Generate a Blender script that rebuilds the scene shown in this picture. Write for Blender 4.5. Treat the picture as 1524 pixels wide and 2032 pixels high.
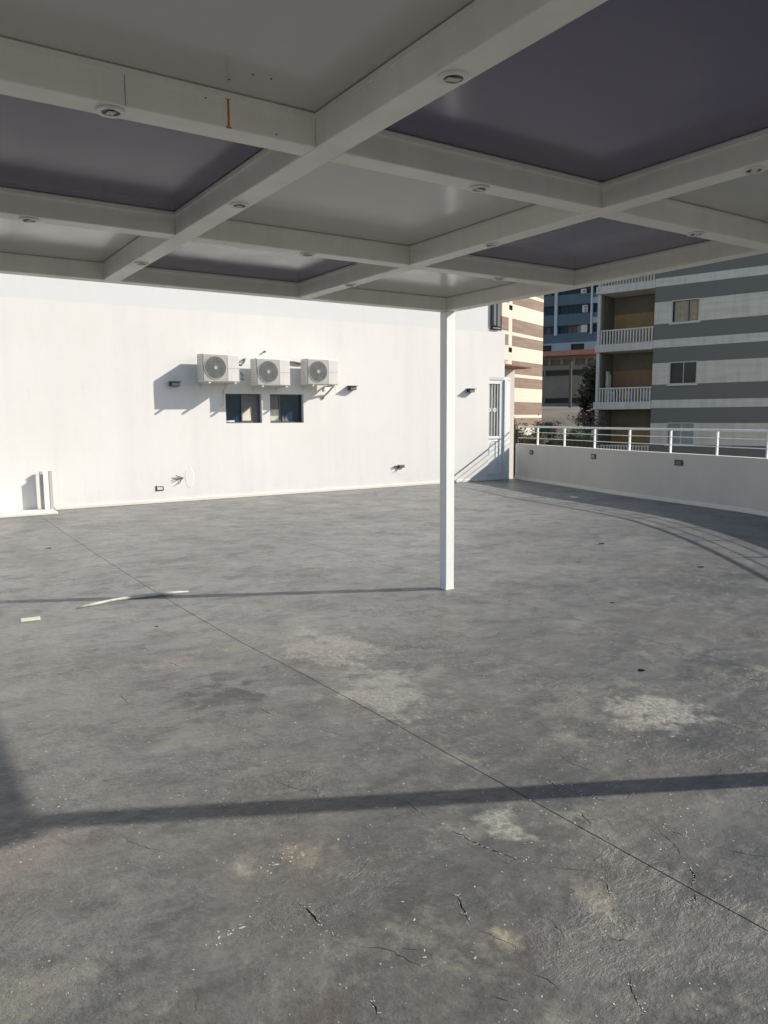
import bpy, bmesh, math, random
from mathutils import Vector, Matrix, noise
from mathutils.geometry import delaunay_2d_cdt
R = math.radians
random.seed(7)
for o in list(bpy.data.objects): bpy.data.objects.remove(o)
sc = bpy.context.scene
COL = sc.collection

# ------------------------------------------------------------ camera, light
CAMH, F, PITCH, ROLL, YAW = 1.5989, 1501.8, -0.12467, -0.00724, 0.58555
cam_d = bpy.data.cameras.new('camera'); cam = bpy.data.objects.new('camera', cam_d); COL.objects.link(cam)
cam_d.sensor_fit = 'VERTICAL'; cam_d.sensor_height = 36.0; cam_d.lens = F / 2032 * 36
cam_d.clip_start = 0.05; cam_d.clip_end = 1500
fwd = Vector((math.sin(YAW)*math.cos(PITCH), math.cos(YAW)*math.cos(PITCH), math.sin(PITCH)))
rt = Vector((math.cos(YAW), -math.sin(YAW), 0)); up = rt.cross(fwd)
r2 = rt*math.cos(ROLL) + up*math.sin(ROLL); u2 = -rt*math.sin(ROLL) + up*math.cos(ROLL)
cam.matrix_world = Matrix(((r2.x, u2.x, -fwd.x, 0), (r2.y, u2.y, -fwd.y, 0), (r2.z, u2.z, -fwd.z, CAMH), (0, 0, 0, 1)))
sc.camera = cam

SUN_DIR = Vector((-0.885, 0.465, -0.565)).normalized()      # the way the light travels
world = bpy.data.worlds.new('World'); sc.world = world; world.use_nodes = True
wn = world.node_tree; wn.nodes.clear()
sky = wn.nodes.new('ShaderNodeTexSky'); sky.sky_type = 'NISHITA'; sky.sun_disc = False
sky.sun_elevation = R(29.5); sky.sun_rotation = R(117.7); sky.altitude = 600; sky.dust_density = 2.0; sky.ozone_density = 1.0; sky.air_density = 1.0
bg = wn.nodes.new('ShaderNodeBackground'); bg.inputs['Strength'].default_value = 0.105
wo = wn.nodes.new('ShaderNodeOutputWorld')
wn.links.new(sky.outputs[0], bg.inputs[0]); wn.links.new(bg.outputs[0], wo.inputs[0])
sd = bpy.data.lights.new('sun', 'SUN'); sd.energy = 4.9; sd.angle = R(0.6); sd.color = (1.0, 0.93, 0.83)
sun = bpy.data.objects.new('sun', sd); COL.objects.link(sun)
sun.rotation_euler = SUN_DIR.to_track_quat('-Z', 'Y').to_euler()
sc.view_settings.view_transform = 'Standard'; sc.view_settings.look = 'None'
sc.view_settings.gamma = 1; sc.view_settings.use_curve_mapping = False
sc.view_settings.exposure = 0.42
try:
    sc.cycles.max_bounces = 8; sc.cycles.diffuse_bounces = 5; sc.cycles.glossy_bounces = 3
except Exception: pass

# ------------------------------------------------------------ helpers
class MB:
    def __init__(s): s.v = []; s.f = []
    def add(s, vs, fs):
        n = len(s.v); s.v += [tuple(v) for v in vs]; s.f += [tuple(i+n for i in f) for f in fs]; return s
    def box(s, x0, x1, y0, y1, z0, z1):
        return s.add([(x0,y0,z0),(x1,y0,z0),(x1,y1,z0),(x0,y1,z0),(x0,y0,z1),(x1,y0,z1),(x1,y1,z1),(x0,y1,z1)],
                     [(0,3,2,1),(4,5,6,7),(0,1,5,4),(1,2,6,5),(2,3,7,6),(3,0,4,7)])
    def quad(s, a, b, c, d): return s.add([a,b,c,d], [(0,1,2,3)])
    def cyl(s, p0, p1, r0, r1=None, n=12, caps=True):
        r1 = r0 if r1 is None else r1
        p0 = Vector(p0); p1 = Vector(p1); d = (p1-p0).normalized()
        a = d.orthogonal().normalized(); b = d.cross(a)
        vs = []
        for p, r in ((p0, r0), (p1, r1)):
            for i in range(n):
                t = 2*math.pi*i/n; vs.append(p + (a*math.cos(t) + b*math.sin(t))*r)
        fs = [(i, (i+1) % n, n+(i+1) % n, n+i) for i in range(n)]
        if caps: fs += [tuple(range(n-1, -1, -1)), tuple(range(n, 2*n))]
        return s.add(vs, fs)
    def tube(s, pts, r, n=8):
        pts = [Vector(p) for p in pts]; vs = []; m = len(pts)
        for k, p in enumerate(pts):
            d = (pts[min(k+1, m-1)] - pts[max(k-1, 0)]).normalized()
            a = Vector((0,0,1)).cross(d)
            a = a.normalized() if a.length > .05 else Vector((1,0,0))
            b = d.cross(a)
            rr = r[k] if isinstance(r, (list, tuple)) else r
            for i in range(n):
                t = 2*math.pi*i/n; vs.append(p + (a*math.cos(t)+b*math.sin(t))*rr)
        fs = [(k*n+i, k*n+(i+1) % n, (k+1)*n+(i+1) % n, (k+1)*n+i) for k in range(m-1) for i in range(n)]
        fs += [tuple(range(n-1, -1, -1)), tuple(range((m-1)*n, m*n))]
        return s.add(vs, fs)
    def ring(s, c, ax, ro, ri, h, n=24):      # flat washer, axis ax, from c to c+ax*h
        c = Vector(c); ax = Vector(ax).normalized(); a = ax.orthogonal().normalized(); b = ax.cross(a); vs = []
        for (r, z) in ((ro, 0), (ri, 0), (ri, h), (ro, h)):
            for i in range(n):
                t = 2*math.pi*i/n; vs.append(c + (a*math.cos(t)+b*math.sin(t))*r + ax*z)
        fs = []
        for k in range(4):
            for i in range(n):
                j = (i+1) % n; k2 = (k+1) % 4
                fs.append((k*n+i, k*n+j, k2*n+j, k2*n+i))
        return s.add(vs, fs)
    def build(s, name, mat, parent=None, bevel=0, smooth=False, M=None):
        me = bpy.data.meshes.new(name); me.from_pydata([tuple(M @ Vector(v)) for v in s.v] if M else s.v, [], s.f)
        bm = bmesh.new(); bm.from_mesh(me); bmesh.ops.recalc_face_normals(bm, faces=bm.faces)
        bm.to_mesh(me); bm.free()
        me.materials.append(mat)
        if smooth:
            for p in me.polygons: p.use_smooth = True
        o = bpy.data.objects.new(name, me); COL.objects.link(o)
        if parent: o.parent = parent
        if bevel:
            md = o.modifiers.new('bevel', 'BEVEL'); md.width = bevel; md.segments = 2; md.limit_method = 'ANGLE'
        return o

def empty(name, loc=(0,0,0), rz=0):
    o = bpy.data.objects.new(name, None); COL.objects.link(o); o.location = loc; o.rotation_euler.z = rz
    o.empty_display_size = .1
    return o
def tag(o, label=None, cat=None, group=None, kind=None):
    if label: o['label'] = label
    if cat: o['category'] = cat
    if group: o['group'] = group
    if kind: o['kind'] = kind
    return o
def copy_tree(o, parent=None):
    kids = [c for c in bpy.data.objects if c.parent == o]
    c = o.copy(); COL.objects.link(c); c.parent = parent
    for k in kids: copy_tree(k, c)
    return c

# ------------------------------------------------------------ materials
def mat_new(name):
    m = bpy.data.materials.new(name); m.use_nodes = True
    nt = m.node_tree; b = nt.nodes['Principled BSDF']; return m, nt, b
def N(nt, t, **kw):
    n = nt.nodes.new(t)
    for k, v in kw.items():
        if k in n.inputs.keys(): n.inputs[k].default_value = v
        else: setattr(n, k, v)
    return n
def ramp(nt, src, stops, interp='LINEAR'):
    r = nt.nodes.new('ShaderNodeValToRGB'); r.color_ramp.interpolation = interp
    el = r.color_ramp.elements
    while len(el) > 1: el.remove(el[-1])
    for i, (p, c) in enumerate(stops):
        e = el[0] if i == 0 else el.new(p)
        e.position = p; e.color = (c, c, c, 1) if isinstance(c, (int, float)) else (*c, 1)
    nt.links.new(src, r.inputs[0]); return r.outputs[0]
def mix(nt, fac, a, b, mode='MIX'):
    m = nt.nodes.new('ShaderNodeMix'); m.data_type = 'RGBA'; m.blend_type = mode
    for s, i in ((fac, 0), (a, 6), (b, 7)):
        if isinstance(s, (int, float)): m.inputs[i].default_value = s
        elif isinstance(s, tuple): m.inputs[i].default_value = (*s, 1)
        else: nt.links.new(s, m.inputs[i])
    return m.outputs[2]
def mth(nt, op, a, b=None, clamp=False):
    m = nt.nodes.new('ShaderNodeMath'); m.operation = op; m.use_clamp = clamp
    for s, i in ((a, 0), (b, 1)):
        if s is None: continue
        if isinstance(s, (int, float)): m.inputs[i].default_value = s
        else: nt.links.new(s, m.inputs[i])
    return m.outputs[0]
def coords(nt, scale=(1,1,1), kind='Object', rot=(0,0,0)):
    tc = nt.nodes.new('ShaderNodeTexCoord'); mp = nt.nodes.new('ShaderNodeMapping')
    mp.inputs['Scale'].default_value = scale; mp.inputs['Rotation'].default_value = rot
    nt.links.new(tc.outputs[kind], mp.inputs[0]); return mp.outputs[0]
def nz(nt, vec, scale, detail=4, rough=.55, dist=0):
    n = N(nt, 'ShaderNodeTexNoise'); n.inputs['Scale'].default_value = scale; n.inputs['Detail'].default_value = detail
    n.inputs['Roughness'].default_value = rough; n.inputs['Distortion'].default_value = dist
    nt.links.new(vec, n.inputs['Vector']); return n.outputs['Fac']
def bump(nt, b, h, strength, dist):
    n = nt.nodes.new('ShaderNodeBump'); n.inputs['Strength'].default_value = strength; n.inputs['Distance'].default_value = dist
    nt.links.new(h, n.inputs['Height']); nt.links.new(n.outputs[0], b.inputs['Normal']); return n

def plain(name, col, rough=.5, var=.12, scale=6, metal=0, bmp=.0, spec=.5, streak=0.0, coat=0):
    m, nt, b = mat_new(name); v = coords(nt)
    n = nz(nt, v, scale, 5, .6)
    lo = tuple(c*(1-var) for c in col); hi = tuple(min(1, c*(1+var)) for c in col)
    c = ramp(nt, n, [(.3, lo), (.7, hi)])
    if streak:
        v2 = coords(nt, (7, 7, .35)); s = nz(nt, v2, 1.4, 4, .6)
        c = mix(nt, ramp(nt, s, [(.45, 0.0), (.75, streak)]), c, tuple(x*.6 for x in col))
    nt.links.new(c, b.inputs['Base Color'])
    nt.links.new(ramp(nt, nz(nt, v, scale*2.3, 3), [(.3, max(0, rough-.06)), (.7, min(1, rough+.06))]), b.inputs['Roughness'])
    b.inputs['Metallic'].default_value = metal; b.inputs['Specular IOR Level'].default_value = spec
    if coat: b.inputs['Coat Weight'].default_value = coat; b.inputs['Coat Roughness'].default_value = .08
    if bmp: bump(nt, b, nz(nt, v, scale*8, 6, .65), bmp, .01)
    return m

def floor_material():
    m, nt, b = mat_new('painted_screed'); v = coords(nt)
    big = nz(nt, v, .42, 5, .55, .6); med = nz(nt, v, 1.7, 7, .62, .3); fine = nz(nt, v, 34, 5, .7)
    c = ramp(nt, big, [(.3, (.050,.053,.053)), (.5, (.077,.081,.080)), (.72, (.128,.131,.126))])
    c = mix(nt, ramp(nt, med, [(.40, 0.0), (.66, .6)]), c, (.140,.142,.134))
    # bright sheen painted into the coat colour, growing towards the far left
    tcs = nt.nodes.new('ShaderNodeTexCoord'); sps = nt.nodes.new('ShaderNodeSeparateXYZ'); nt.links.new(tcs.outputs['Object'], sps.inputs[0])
    sheen = mth(nt, 'SUBTRACT', mth(nt, 'MULTIPLY', sps.outputs[1], .16), mth(nt, 'MULTIPLY', sps.outputs[0], .07))
    sheen = mth(nt, 'ADD', sheen, mth(nt, 'MULTIPLY', mth(nt, 'SUBTRACT', nz(nt, v, .6, 7, .62), .5), .9))
    c = mix(nt, ramp(nt, sheen, [(.12, 0.0), (.85, .75)]), c, (.242,.245,.235))
    # dark worn greasy areas
    dk = nz(nt, coords(nt, rot=(0,0,.7)), .8, 6, .6, .8)
    c = mix(nt, ramp(nt, dk, [(.50, 0.0), (.66, .5)]), c, (.072,.073,.074))
    bl2 = nz(nt, coords(nt, (1, 1.6, 1), rot=(0,0,.59)), 3.2, 8, .68, .3)
    c = mix(nt, ramp(nt, bl2, [(.38, .55), (.50, 0.0)]), c, (.058,.059,.061))
    c = mix(nt, ramp(nt, bl2, [(.54, 0.0), (.70, .40)]), c, (.205,.20,.185))
    zone = ramp(nt, nz(nt, coords(nt, rot=(0,0,1.1)), .75, 5, .6, .5), [(.42, .25), (.60, 1.0)])
    mf = nz(nt, coords(nt, (1, 1.5, 1), rot=(0,0,.59)), 8.5, 7, .74)
    c = mix(nt, ramp(nt, mf, [(.34, .5), (.49, 0.0)]), c, (.055,.056,.058))
    c = mix(nt, mth(nt, 'MULTIPLY', ramp(nt, mf, [(.52, 0.0), (.66, .65)]), zone), c, (.215,.212,.198))
    # warm dusty tint
    wm = nz(nt, coords(nt, rot=(0,0,1.9)), .9, 5, .6, .4)
    c = mix(nt, ramp(nt, wm, [(.5, 0.0), (.74, .5)]), c, (.150,.132,.112))
    # brushed streaks of the roller
    st = nz(nt, coords(nt, (1.6, 11, 1), rot=(0,0,.5)), 1.6, 6, .7, .5)
    c = mix(nt, ramp(nt, st, [(.48, 0.0), (.72, .30)]), c, (.20,.198,.188))
    st2 = nz(nt, coords(nt, (2, 16, 1), rot=(0,0,.62)), 2.2, 5, .65)
    c = mix(nt, ramp(nt, st2, [(.55, 0.0), (.75, .38)]), c, (.058,.060,.064))
    # worn-through pale blotches, each at its own spot on the terrace
    tc = nt.nodes.new('ShaderNodeTexCoord'); sp = nt.nodes.new('ShaderNodeSeparateXYZ'); nt.links.new(tc.outputs['Object'], sp.inputs[0])
    edge = nz(nt, v, 8, 7, .80); warp = mth(nt, 'ADD', mth(nt, 'MULTIPLY', mth(nt, 'SUBTRACT', edge, .5), 3.0), mth(nt, 'MULTIPLY', mth(nt, 'SUBTRACT', nz(nt, v, 3.3, 3, .5, .8), .5), 3.6)); grit = ramp(nt, nz(nt, v, 38, 4, .8), [(.40, .30), (.58, 1.0)])
    for (x, y, rx, ry, k, col) in [(1.35,3.5,.5,.4,.35,(.22,.215,.20)), (.75,4.6,.5,.8,.4,(.23,.225,.205)), (2.3,1.9,.2,.2,.4,(.24,.235,.20)), (4.4,3.1,.5,.25,.4,(.23,.225,.20)), (3.36,2.50,.34,.24,1.0,(.34,.33,.29)), (3.1,2.75,.3,.2,.5,(.24,.23,.20)), (2.50,4.45,.32,.45,1.0,(.31,.305,.27)), (2.35,3.7,.25,.5,.9,(.30,.295,.26)), (1.95,2.07,.10,.12,1.0,(.32,.315,.27)),
            (.965,2.39,.07,.09,1.0,(.30,.29,.245)), (1.195,2.29,.09,.10,.8,(.27,.22,.17)), (1.497,1.62,.05,.09,1.0,(.32,.28,.21)),
            (1.87,1.55,.13,.09,.85,(.26,.25,.20)), (.23,2.15,.12,.10,.55,(.22,.21,.15)), (2.25,4.9,.5,.35,.35,(.24,.22,.19)),
            (.33,2.95,.3,.2,.45,(.24,.20,.17)), (1.5,4.75,.22,.2,.4,(.24,.20,.16)), (5.6,5.7,.6,.4,.6,(.24,.24,.21)),
            (1.58,4.1,.24,.36,.85,(.056,.058,.062)), (2.05,4.02,.22,.20,.6,(.062,.064,.07)), (2.9,2.5,.2,.22,.5,(.066,.068,.070)),
            (1.25,1.75,.35,.28,.5,(.064,.066,.066)), (.9,1.6,.4,.2,.4,(.066,.068,.068)), (.62,1.55,.35,.3,.45,(.10,.085,.070))]:
        dx = mth(nt, 'DIVIDE', mth(nt, 'SUBTRACT', sp.outputs[0], x), rx); dy = mth(nt, 'DIVIDE', mth(nt, 'SUBTRACT', sp.outputs[1], y), ry)
        d = mth(nt, 'SQRT', mth(nt, 'ADD', mth(nt, 'MULTIPLY', dx, dx), mth(nt, 'MULTIPLY', dy, dy)))
        d = mth(nt, 'ADD', d, warp)
        c = mix(nt, mth(nt, 'MULTIPLY', ramp(nt, d, [(.45, k), (1.0, 0.0)]), grit if col[0] > .1 else 1.0), c, col)
    # general worn spots
    wp = nz(nt, v, 2.6, 8, .74, .2)
    c = mix(nt, ramp(nt, wp, [(.55, 0.0), (.66, .65)]), c, (.23,.225,.19))
    # speckle of chips, light and dark
    msk = ramp(nt, nz(nt, v, 1.3, 3), [(.42, 0.0), (.62, 1.0)])
    vo = N(nt, 'ShaderNodeTexVoronoi'); vo.inputs['Scale'].default_value = 26; vo.inputs['Randomness'].default_value = 1; nt.links.new(v, vo.inputs['Vector'])
    chip = mth(nt, 'MULTIPLY', ramp(nt, vo.outputs['Distance'], [(.05, 1.0), (.11, 0.0)]), msk)
    c = mix(nt, chip, c, (.38,.37,.32))
    vo2 = N(nt, 'ShaderNodeTexVoronoi'); vo2.inputs['Scale'].default_value = 9; nt.links.new(coords(nt, rot=(0,0,.4)), vo2.inputs['Vector'])
    c = mix(nt, ramp(nt, vo2.outputs['Distance'], [(.018, .7), (.04, 0.0)]), c, (.45,.44,.40))
    c = mix(nt, ramp(nt, fine, [(.3, .25), (.5, 0.0)]), c, (.05,.05,.05))
    c = mix(nt, ramp(nt, fine, [(.52, 0.0), (.75, .22)]), c, (.24,.24,.23))
    nt.links.new(c, b.inputs['Base Color'])
    nt.links.new(ramp(nt, med, [(.3, .33), (.7, .56)]), b.inputs['Roughness'])
    b.inputs['Specular IOR Level'].default_value = .5
    # trowel ridges, wrinkles and grain
    wr = nz(nt, coords(nt, (1, 1.7, 1), rot=(0,0,.5)), 3.4, 8, .72, .25)
    ridge = ramp(nt, wr, [(.44, 0.0), (.5, 1.0), (.56, 0.0)])
    rmask = ramp(nt, nz(nt, v, 1.1, 4), [(.50, 0.0), (.66, 1.0)])
    h = mth(nt, 'ADD', mth(nt, 'MULTIPLY', mth(nt, 'MULTIPLY', ridge, rmask), .8), mth(nt, 'MULTIPLY', mth(nt, 'MULTIPLY', nz(nt, v, 13, 5, .74), 1.3), mth(nt, 'ADD', mth(nt, 'MULTIPLY', zone, .75), .25)))
    h = mth(nt, 'ADD', h, mth(nt, 'MULTIPLY', nz(nt, v, 2.2, 3), 2.2))
    h = mth(nt, 'ADD', h, mth(nt, 'MULTIPLY', nz(nt, coords(nt, (1, 3, 1), rot=(0,0,.55)), 42, 4, .6), .16))
    h = mth(nt, 'ADD', h, mth(nt, 'MULTIPLY', chip, .4)); h = mth(nt, 'ADD', h, mth(nt, 'MULTIPLY', mth(nt, 'MULTIPLY', mf, zone), 1.2))
    bump(nt, b, h, .62, .012)
    return m

def wall_material():
    m, nt, b = mat_new('white_render'); v = coords(nt)
    sp = nt.nodes.new('ShaderNodeSeparateXYZ'); tc = nt.nodes.new('ShaderNodeTexCoord'); nt.links.new(tc.outputs['Object'], sp.inputs[0])
    n = nz(nt, v, .5, 5, .6)
    c = ramp(nt, n, [(.3, (.695,.688,.665)), (.7, (.745,.74,.72))])
    # vertical roller bands
    st = nz(nt, coords(nt, (1.7, 1, .08)), 1.3, 5, .6)
    c = mix(nt, ramp(nt, st, [(.45, 0.0), (.7, .5)]), c, (.665,.66,.645))
    # repainted cooler band along the top of the wall
    zb = mth(nt, 'ADD', sp.outputs[2], mth(nt, 'MULTIPLY', nz(nt, v, 3, 3), .03))
    c = mix(nt, ramp(nt, mth(nt, 'SUBTRACT', zb, 3.15), [(.50, 0.0), (.52, .8)]), c, (.65,.66,.67))
    # dirt and run marks
    dr = nz(nt, coords(nt, (4, 1, .5)), 2.2, 8, .72)
    c = mix(nt, ramp(nt, dr, [(.56, 0.0), (.8, .45)]), c, (.56,.53,.48))
    fr = nz(nt, v, 9, 8, .75)
    c = mix(nt, ramp(nt, fr, [(.58, 0.0), (.8, .3)]), c, (.56,.53,.48))
    low = ramp(nt, sp.outputs[2], [(.0, .55), (.35, 0.0)])
    c = mix(nt, mth(nt, 'MULTIPLY', low, ramp(nt, nz(nt, v, 3, 6, .7), [(.4, 0.0), (.7, 1.0)])), c, (.58,.55,.50))
    nt.links.new(c, b.inputs['Base Color']); b.inputs['Roughness'].default_value = .85; b.inputs['Specular IOR Level'].default_value = .2
    bump(nt, b, mth(nt, 'ADD', nz(nt, v, 30, 6, .7), mth(nt, 'MULTIPLY', nz(nt, v, 2.5, 4), 2.0)), .25, .006)
    return m

def banded(name, base, period, stops, streak=(.3, .3, .28), sk=.35, gap=None):
    """horizontal paint bands that repeat floor by floor (real paint on the facade)"""
    m, nt, b = mat_new(name); v = coords(nt)
    sp = nt.nodes.new('ShaderNodeSeparateXYZ'); tc = nt.nodes.new('ShaderNodeTexCoord'); nt.links.new(tc.outputs['Object'], sp.inputs[0])
    t = mth(nt, 'FRACT', mth(nt, 'ADD', mth(nt, 'DIVIDE', mth(nt, 'SUBTRACT', sp.outputs[2], base), period), 20.0))
    c = ramp(nt, t, stops, 'CONSTANT')
    if gap:
        x0, x1, z0, colr = gap
        g = mth(nt, 'MULTIPLY', mth(nt, 'GREATER_THAN', sp.outputs[0], x0), mth(nt, 'LESS_THAN', sp.outputs[0], x1))
        g = mth(nt, 'MAXIMUM', g, mth(nt, 'LESS_THAN', sp.outputs[2], z0))
        c = mix(nt, g, c, colr)
    s = nz(nt, coords(nt, (3, 3, .3)), 1.2, 6, .65)
    c = mix(nt, ramp(nt, s, [(.45, 0.0), (.8, sk)]), c, streak)
    h = nz(nt, coords(nt, (.5, .5, 5)), 1.0, 5, .6)
    c = mix(nt, ramp(nt, h, [(.4, 0.0), (.8, .3)]), c, streak)
    nt.links.new(c, b.inputs['Base Color']); b.inputs['Roughness'].default_value = .8; b.inputs['Specular IOR Level'].default_value = .25
    bump(nt, b, nz(nt, v, 12, 5, .6), .3, .01)
    return m

def glass_mat(name, col, rough=.06, spec=.7):
    m, nt, b = mat_new(name); v = coords(nt)
    n = nz(nt, v, 2.5, 3)
    nt.links.new(ramp(nt, n, [(.3, tuple(c*.8 for c in col)), (.7, tuple(c*1.25 for c in col))]), b.inputs['Base Color'])
    b.inputs['Roughness'].default_value = rough; b.inputs['Specular IOR Level'].default_value = spec
    return m

def panel_material(name, col, rough):
    m, nt, b = mat_new(name); v = coords(nt)
    n = nz(nt, v, 1.6, 6, .6)
    c = ramp(nt, n, [(.3, tuple(x*.93 for x in col)), (.7, tuple(x*1.05 for x in col))])
    d = nz(nt, v, 14, 8, .8)
    c = mix(nt, ramp(nt, d, [(.66, 0.0), (.85, .12)]), c, tuple(x*.6 for x in col))
    nt.links.new(c, b.inputs['Base Color'])
    nt.links.new(ramp(nt, nz(nt, v, 3.1, 5, .6), [(.3, rough*.8), (.7, rough*1.3)]), b.inputs['Roughness'])
    b.inputs['Specular IOR Level'].default_value = .75
    bump(nt, b, nz(nt, v, 2.0, 2), .10, .01)
    return m

M = dict(
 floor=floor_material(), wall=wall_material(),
 joint=plain('joint_dirt', (.035,.034,.033), .9),
 parapet=plain('parapet_paint', (.56,.53,.48), .8, .05, 1.3, bmp=.2, streak=.08),
 coping=plain('coping_paint', (.70,.67,.62), .75, .05, 2, bmp=.15),
 steel=plain('white_painted_steel', (.90,.875,.80), .38, .07, 2.2, bmp=.08, streak=.16),
 stub=plain('grey_stub_paint', (.46,.45,.43), .6, .08, 6),
 post=plain('white_post_paint', (.80,.81,.81), .35, .04, 3, streak=.1),
 rail=plain('white_railing_paint', (.78,.79,.79), .4, .05, 5, streak=.2),
 deck=plain('roof_deck', (.4,.4,.39), .8),
 pgrey=panel_material('grey_gloss_panel', (.55,.55,.525), .18),
 pdark=panel_material('purple_gloss_panel', (.106,.088,.170), .15),
 ac=plain('ac_white_shell', (.64,.63,.60), .45, .05, 5, streak=.25),
 acf=plain('ac_weathered_front', (.38,.375,.355), .5, .06, 5, streak=.15),
 acg=plain('ac_grey_grille', (.27,.285,.28), .5, .08, 8),
 acd=plain('ac_dark_inside', (.11,.12,.12), .6),
 metal=plain('galvanised_metal', (.34,.35,.35), .4, .15, 10, metal=.6),
 black=plain('black_plastic', (.035,.036,.038), .5, .2, 9),
 dgrey=plain('dark_grey_metal', (.10,.11,.12), .45, .15, 7, metal=.3),
 rust=plain('rust_stain', (.42,.22,.05), .8, .3, 30),
 paper=plain('pale_tile', (.62,.60,.50), .7, .06, 12),
 mortar=plain('pale_mortar', (.50,.49,.44), .85, .2, 20, bmp=.5),
 glassb=glass_mat('blue_dark_glass', (.012,.040,.070), .12, .22),
 glassg=glass_mat('greenish_glass', (.16,.20,.18), .2),
 curtain=plain('grey_curtain', (.16,.155,.15), .8, .1, 5),
 curtainw=plain('cream_curtain', (.46,.40,.28), .85, .12, 6, streak=.3),
 doorw=plain('door_white_paint', (.70,.72,.71), .45, .05, 4, streak=.15),
 roof=plain('brown_roof_sheet', (.20,.085,.05), .7, .2, 5),
 ochre=plain('ochre_wall_paint', (.36,.24,.115), .85, .1, 1.5, streak=.3),
 ochre2=plain('brown_wall_paint', (.31,.185,.105), .85, .1, 1.5, streak=.3),
 taupe=plain('dark_olive_wall_paint', (.15,.14,.105), .85, .12, 1.5),
 rndr=plain('grey_light_render', (.68,.65,.57), .85, .1, 1.2, streak=.4),
 blue=plain('blue_facade_paint', (.10,.16,.19), .6, .1, .5, streak=.3),
 bluel=plain('pale_blue_facade_paint', (.42,.45,.48), .6, .07, .5, streak=.3),
 bluew=plain('blue_grey_column_paint', (.58,.62,.64), .6, .06, 1),
 redr=plain('red_fascia_paint', (.50,.23,.16), .7, .15, 1),
 far=plain('far_grey_brown_render', (.27,.25,.205), .9, .15, .5, streak=.4),
 fard=plain('far_dark_opening', (.028,.028,.028), .6, .2, 1),
 earth=plain('dry_earth', (.13,.12,.10), .95, .35, .35, bmp=.6),
 wood=plain('weathered_wood_pole', (.10,.09,.08), .9, .2, 5),
 bark=plain('bark', (.09,.075,.06), .9, .3, 6, bmp=.5),
 leaf=plain('green_leaves', (.075,.125,.045), .6, .5, 2.5),
 leafd=plain('dark_green_leaves', (.050,.060,.035), .65, .5, 2.5),
 leafr=plain('reddish_dry_leaves', (.12,.085,.055), .7, .4, 3),
 gband=banded('grey_banded_render', 1.93, 2.75, [(0, (.74,.70,.62)), (.13, (.20,.198,.175)), (.39, (.74,.69,.58)), (.745, (.20,.198,.175))], (.20,.19,.17), .3),
 cband=banded('cream_banded_render', 1.68, 2.49, [(0, (.20,.142,.118)), (.317, (.66,.61,.52)), (.663, (.20,.142,.118)), (.92, (.66,.61,.52))], (.5,.42,.35), .12, gap=(-5.28, -4.79, .98, (.64,.60,.52))),
 glassk=glass_mat('dark_grey_glass', (.025,.026,.027), .15, .3),
 glassl=glass_mat('pale_grey_glass', (.30,.32,.31), .3, .4),
)

# ------------------------------------------------------------ terrain far below the terrace
def terrain_h(x, y):
    d = (x*.735 + y*.678)
    t = min(1, max(0, (d-22)/40)); t = t*t*(3-2*t)
    return -7.0 + 9.4*t + noise.noise(Vector((x*.05, y*.05, 0)))*.8*(1 if d > 20 else 0) + (2.0*min(1, max(0, (d-75)/80)))
mb = MB(); xs = [-400, -200, -100, -50, -20] + [i*3.0 for i in range(0, 36)] + [120, 150, 200, 280, 400]
ys = list(xs); W = len(xs)
for y in ys:
    for x in xs: mb.v.append((x, y, terrain_h(x, y)))
for j in range(W-1):
    for i in range(W-1): mb.f.append((j*W+i, j*W+i+1, (j+1)*W+i+1, (j+1)*W+i))
g = mb.build('ground', M['earth'], smooth=True); tag(g, kind='structure')

# ------------------------------------------------------------ terrace floor
def catmull(P, n=8):
    out = []
    for i in range(len(P)-1):
        p0 = P[max(i-1, 0)]; p1 = P[i]; p2 = P[i+1]; p3 = P[min(i+2, len(P)-1)]
        for k in range(n):
            t = k/n
            out.append(tuple(.5*((2*p1[a]) + (-p0[a]+p2[a])*t + (2*p0[a]-5*p1[a]+4*p2[a]-p3[a])*t*t + (-p0[a]+3*p1[a]-3*p2[a]+p3[a])*t**3) for a in (0, 1)))
    out.append(tuple(P[-1])); return out
PAR = catmull([(13.53,14.30),(12.95,12),(12.36,10),(12.03,8.3),(11.66,6.75),(11.1,5.6),(10.35,4.45),(9.45,3.3),(8.5,2.1),(7.85,1.0),(7.45,-.5),(7.2,-3),(7.2,-8)])
FZ = 14.35                                                    # plane of the white wall
outer = [(-12.0, -8.0)] + [(7.25, -8.0)] + [(x+.05, y) for x, y in reversed(PAR[:-1])] + [(13.6, FZ+.05), (-12.0, FZ+.05)]

def ribbon(pts, w, jag=0, seed=0, taper=True):
    """closed outline of a thin crack or joint that follows pts"""
    rnd = random.Random(seed); P = [Vector(p) for p in pts]; D = []
    for a, b in zip(P[:-1], P[1:]):
        n = max(1, int((b-a).length/(.016 if jag else 5)))
        for k in range(n): D.append(a.lerp(b, k/n))
    D.append(P[-1]); L = []; Rr = []
    for k, p in enumerate(D):
        d = (D[min(k+1, len(D)-1)]-D[max(k-1, 0)]).normalized(); nn = Vector((-d.y, d.x))
        q = p + nn*rnd.uniform(-jag, jag)
        e = 1
        if taper: e = max(.15, min(1, 2.2*min(k, len(D)-1-k)/max(1, len(D)-1)))
        hw = w*.5*e*rnd.uniform(.6, 1.3) if jag else w*.5
        L.append(q+nn*hw); Rr.append(q-nn*hw)
    return [tuple(p) for p in L + Rr[::-1]]
J1 = [(2.19,-8.0),(2.20,1.0),(2.185,1.43),(2.16,2.4),(2.14,3.3),(2.11,4.1),(2.06,4.95),(2.04,5.9),(2.035,7.05),(2.06,9.6),(2.12,12.45),(2.15,14.4)]
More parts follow.
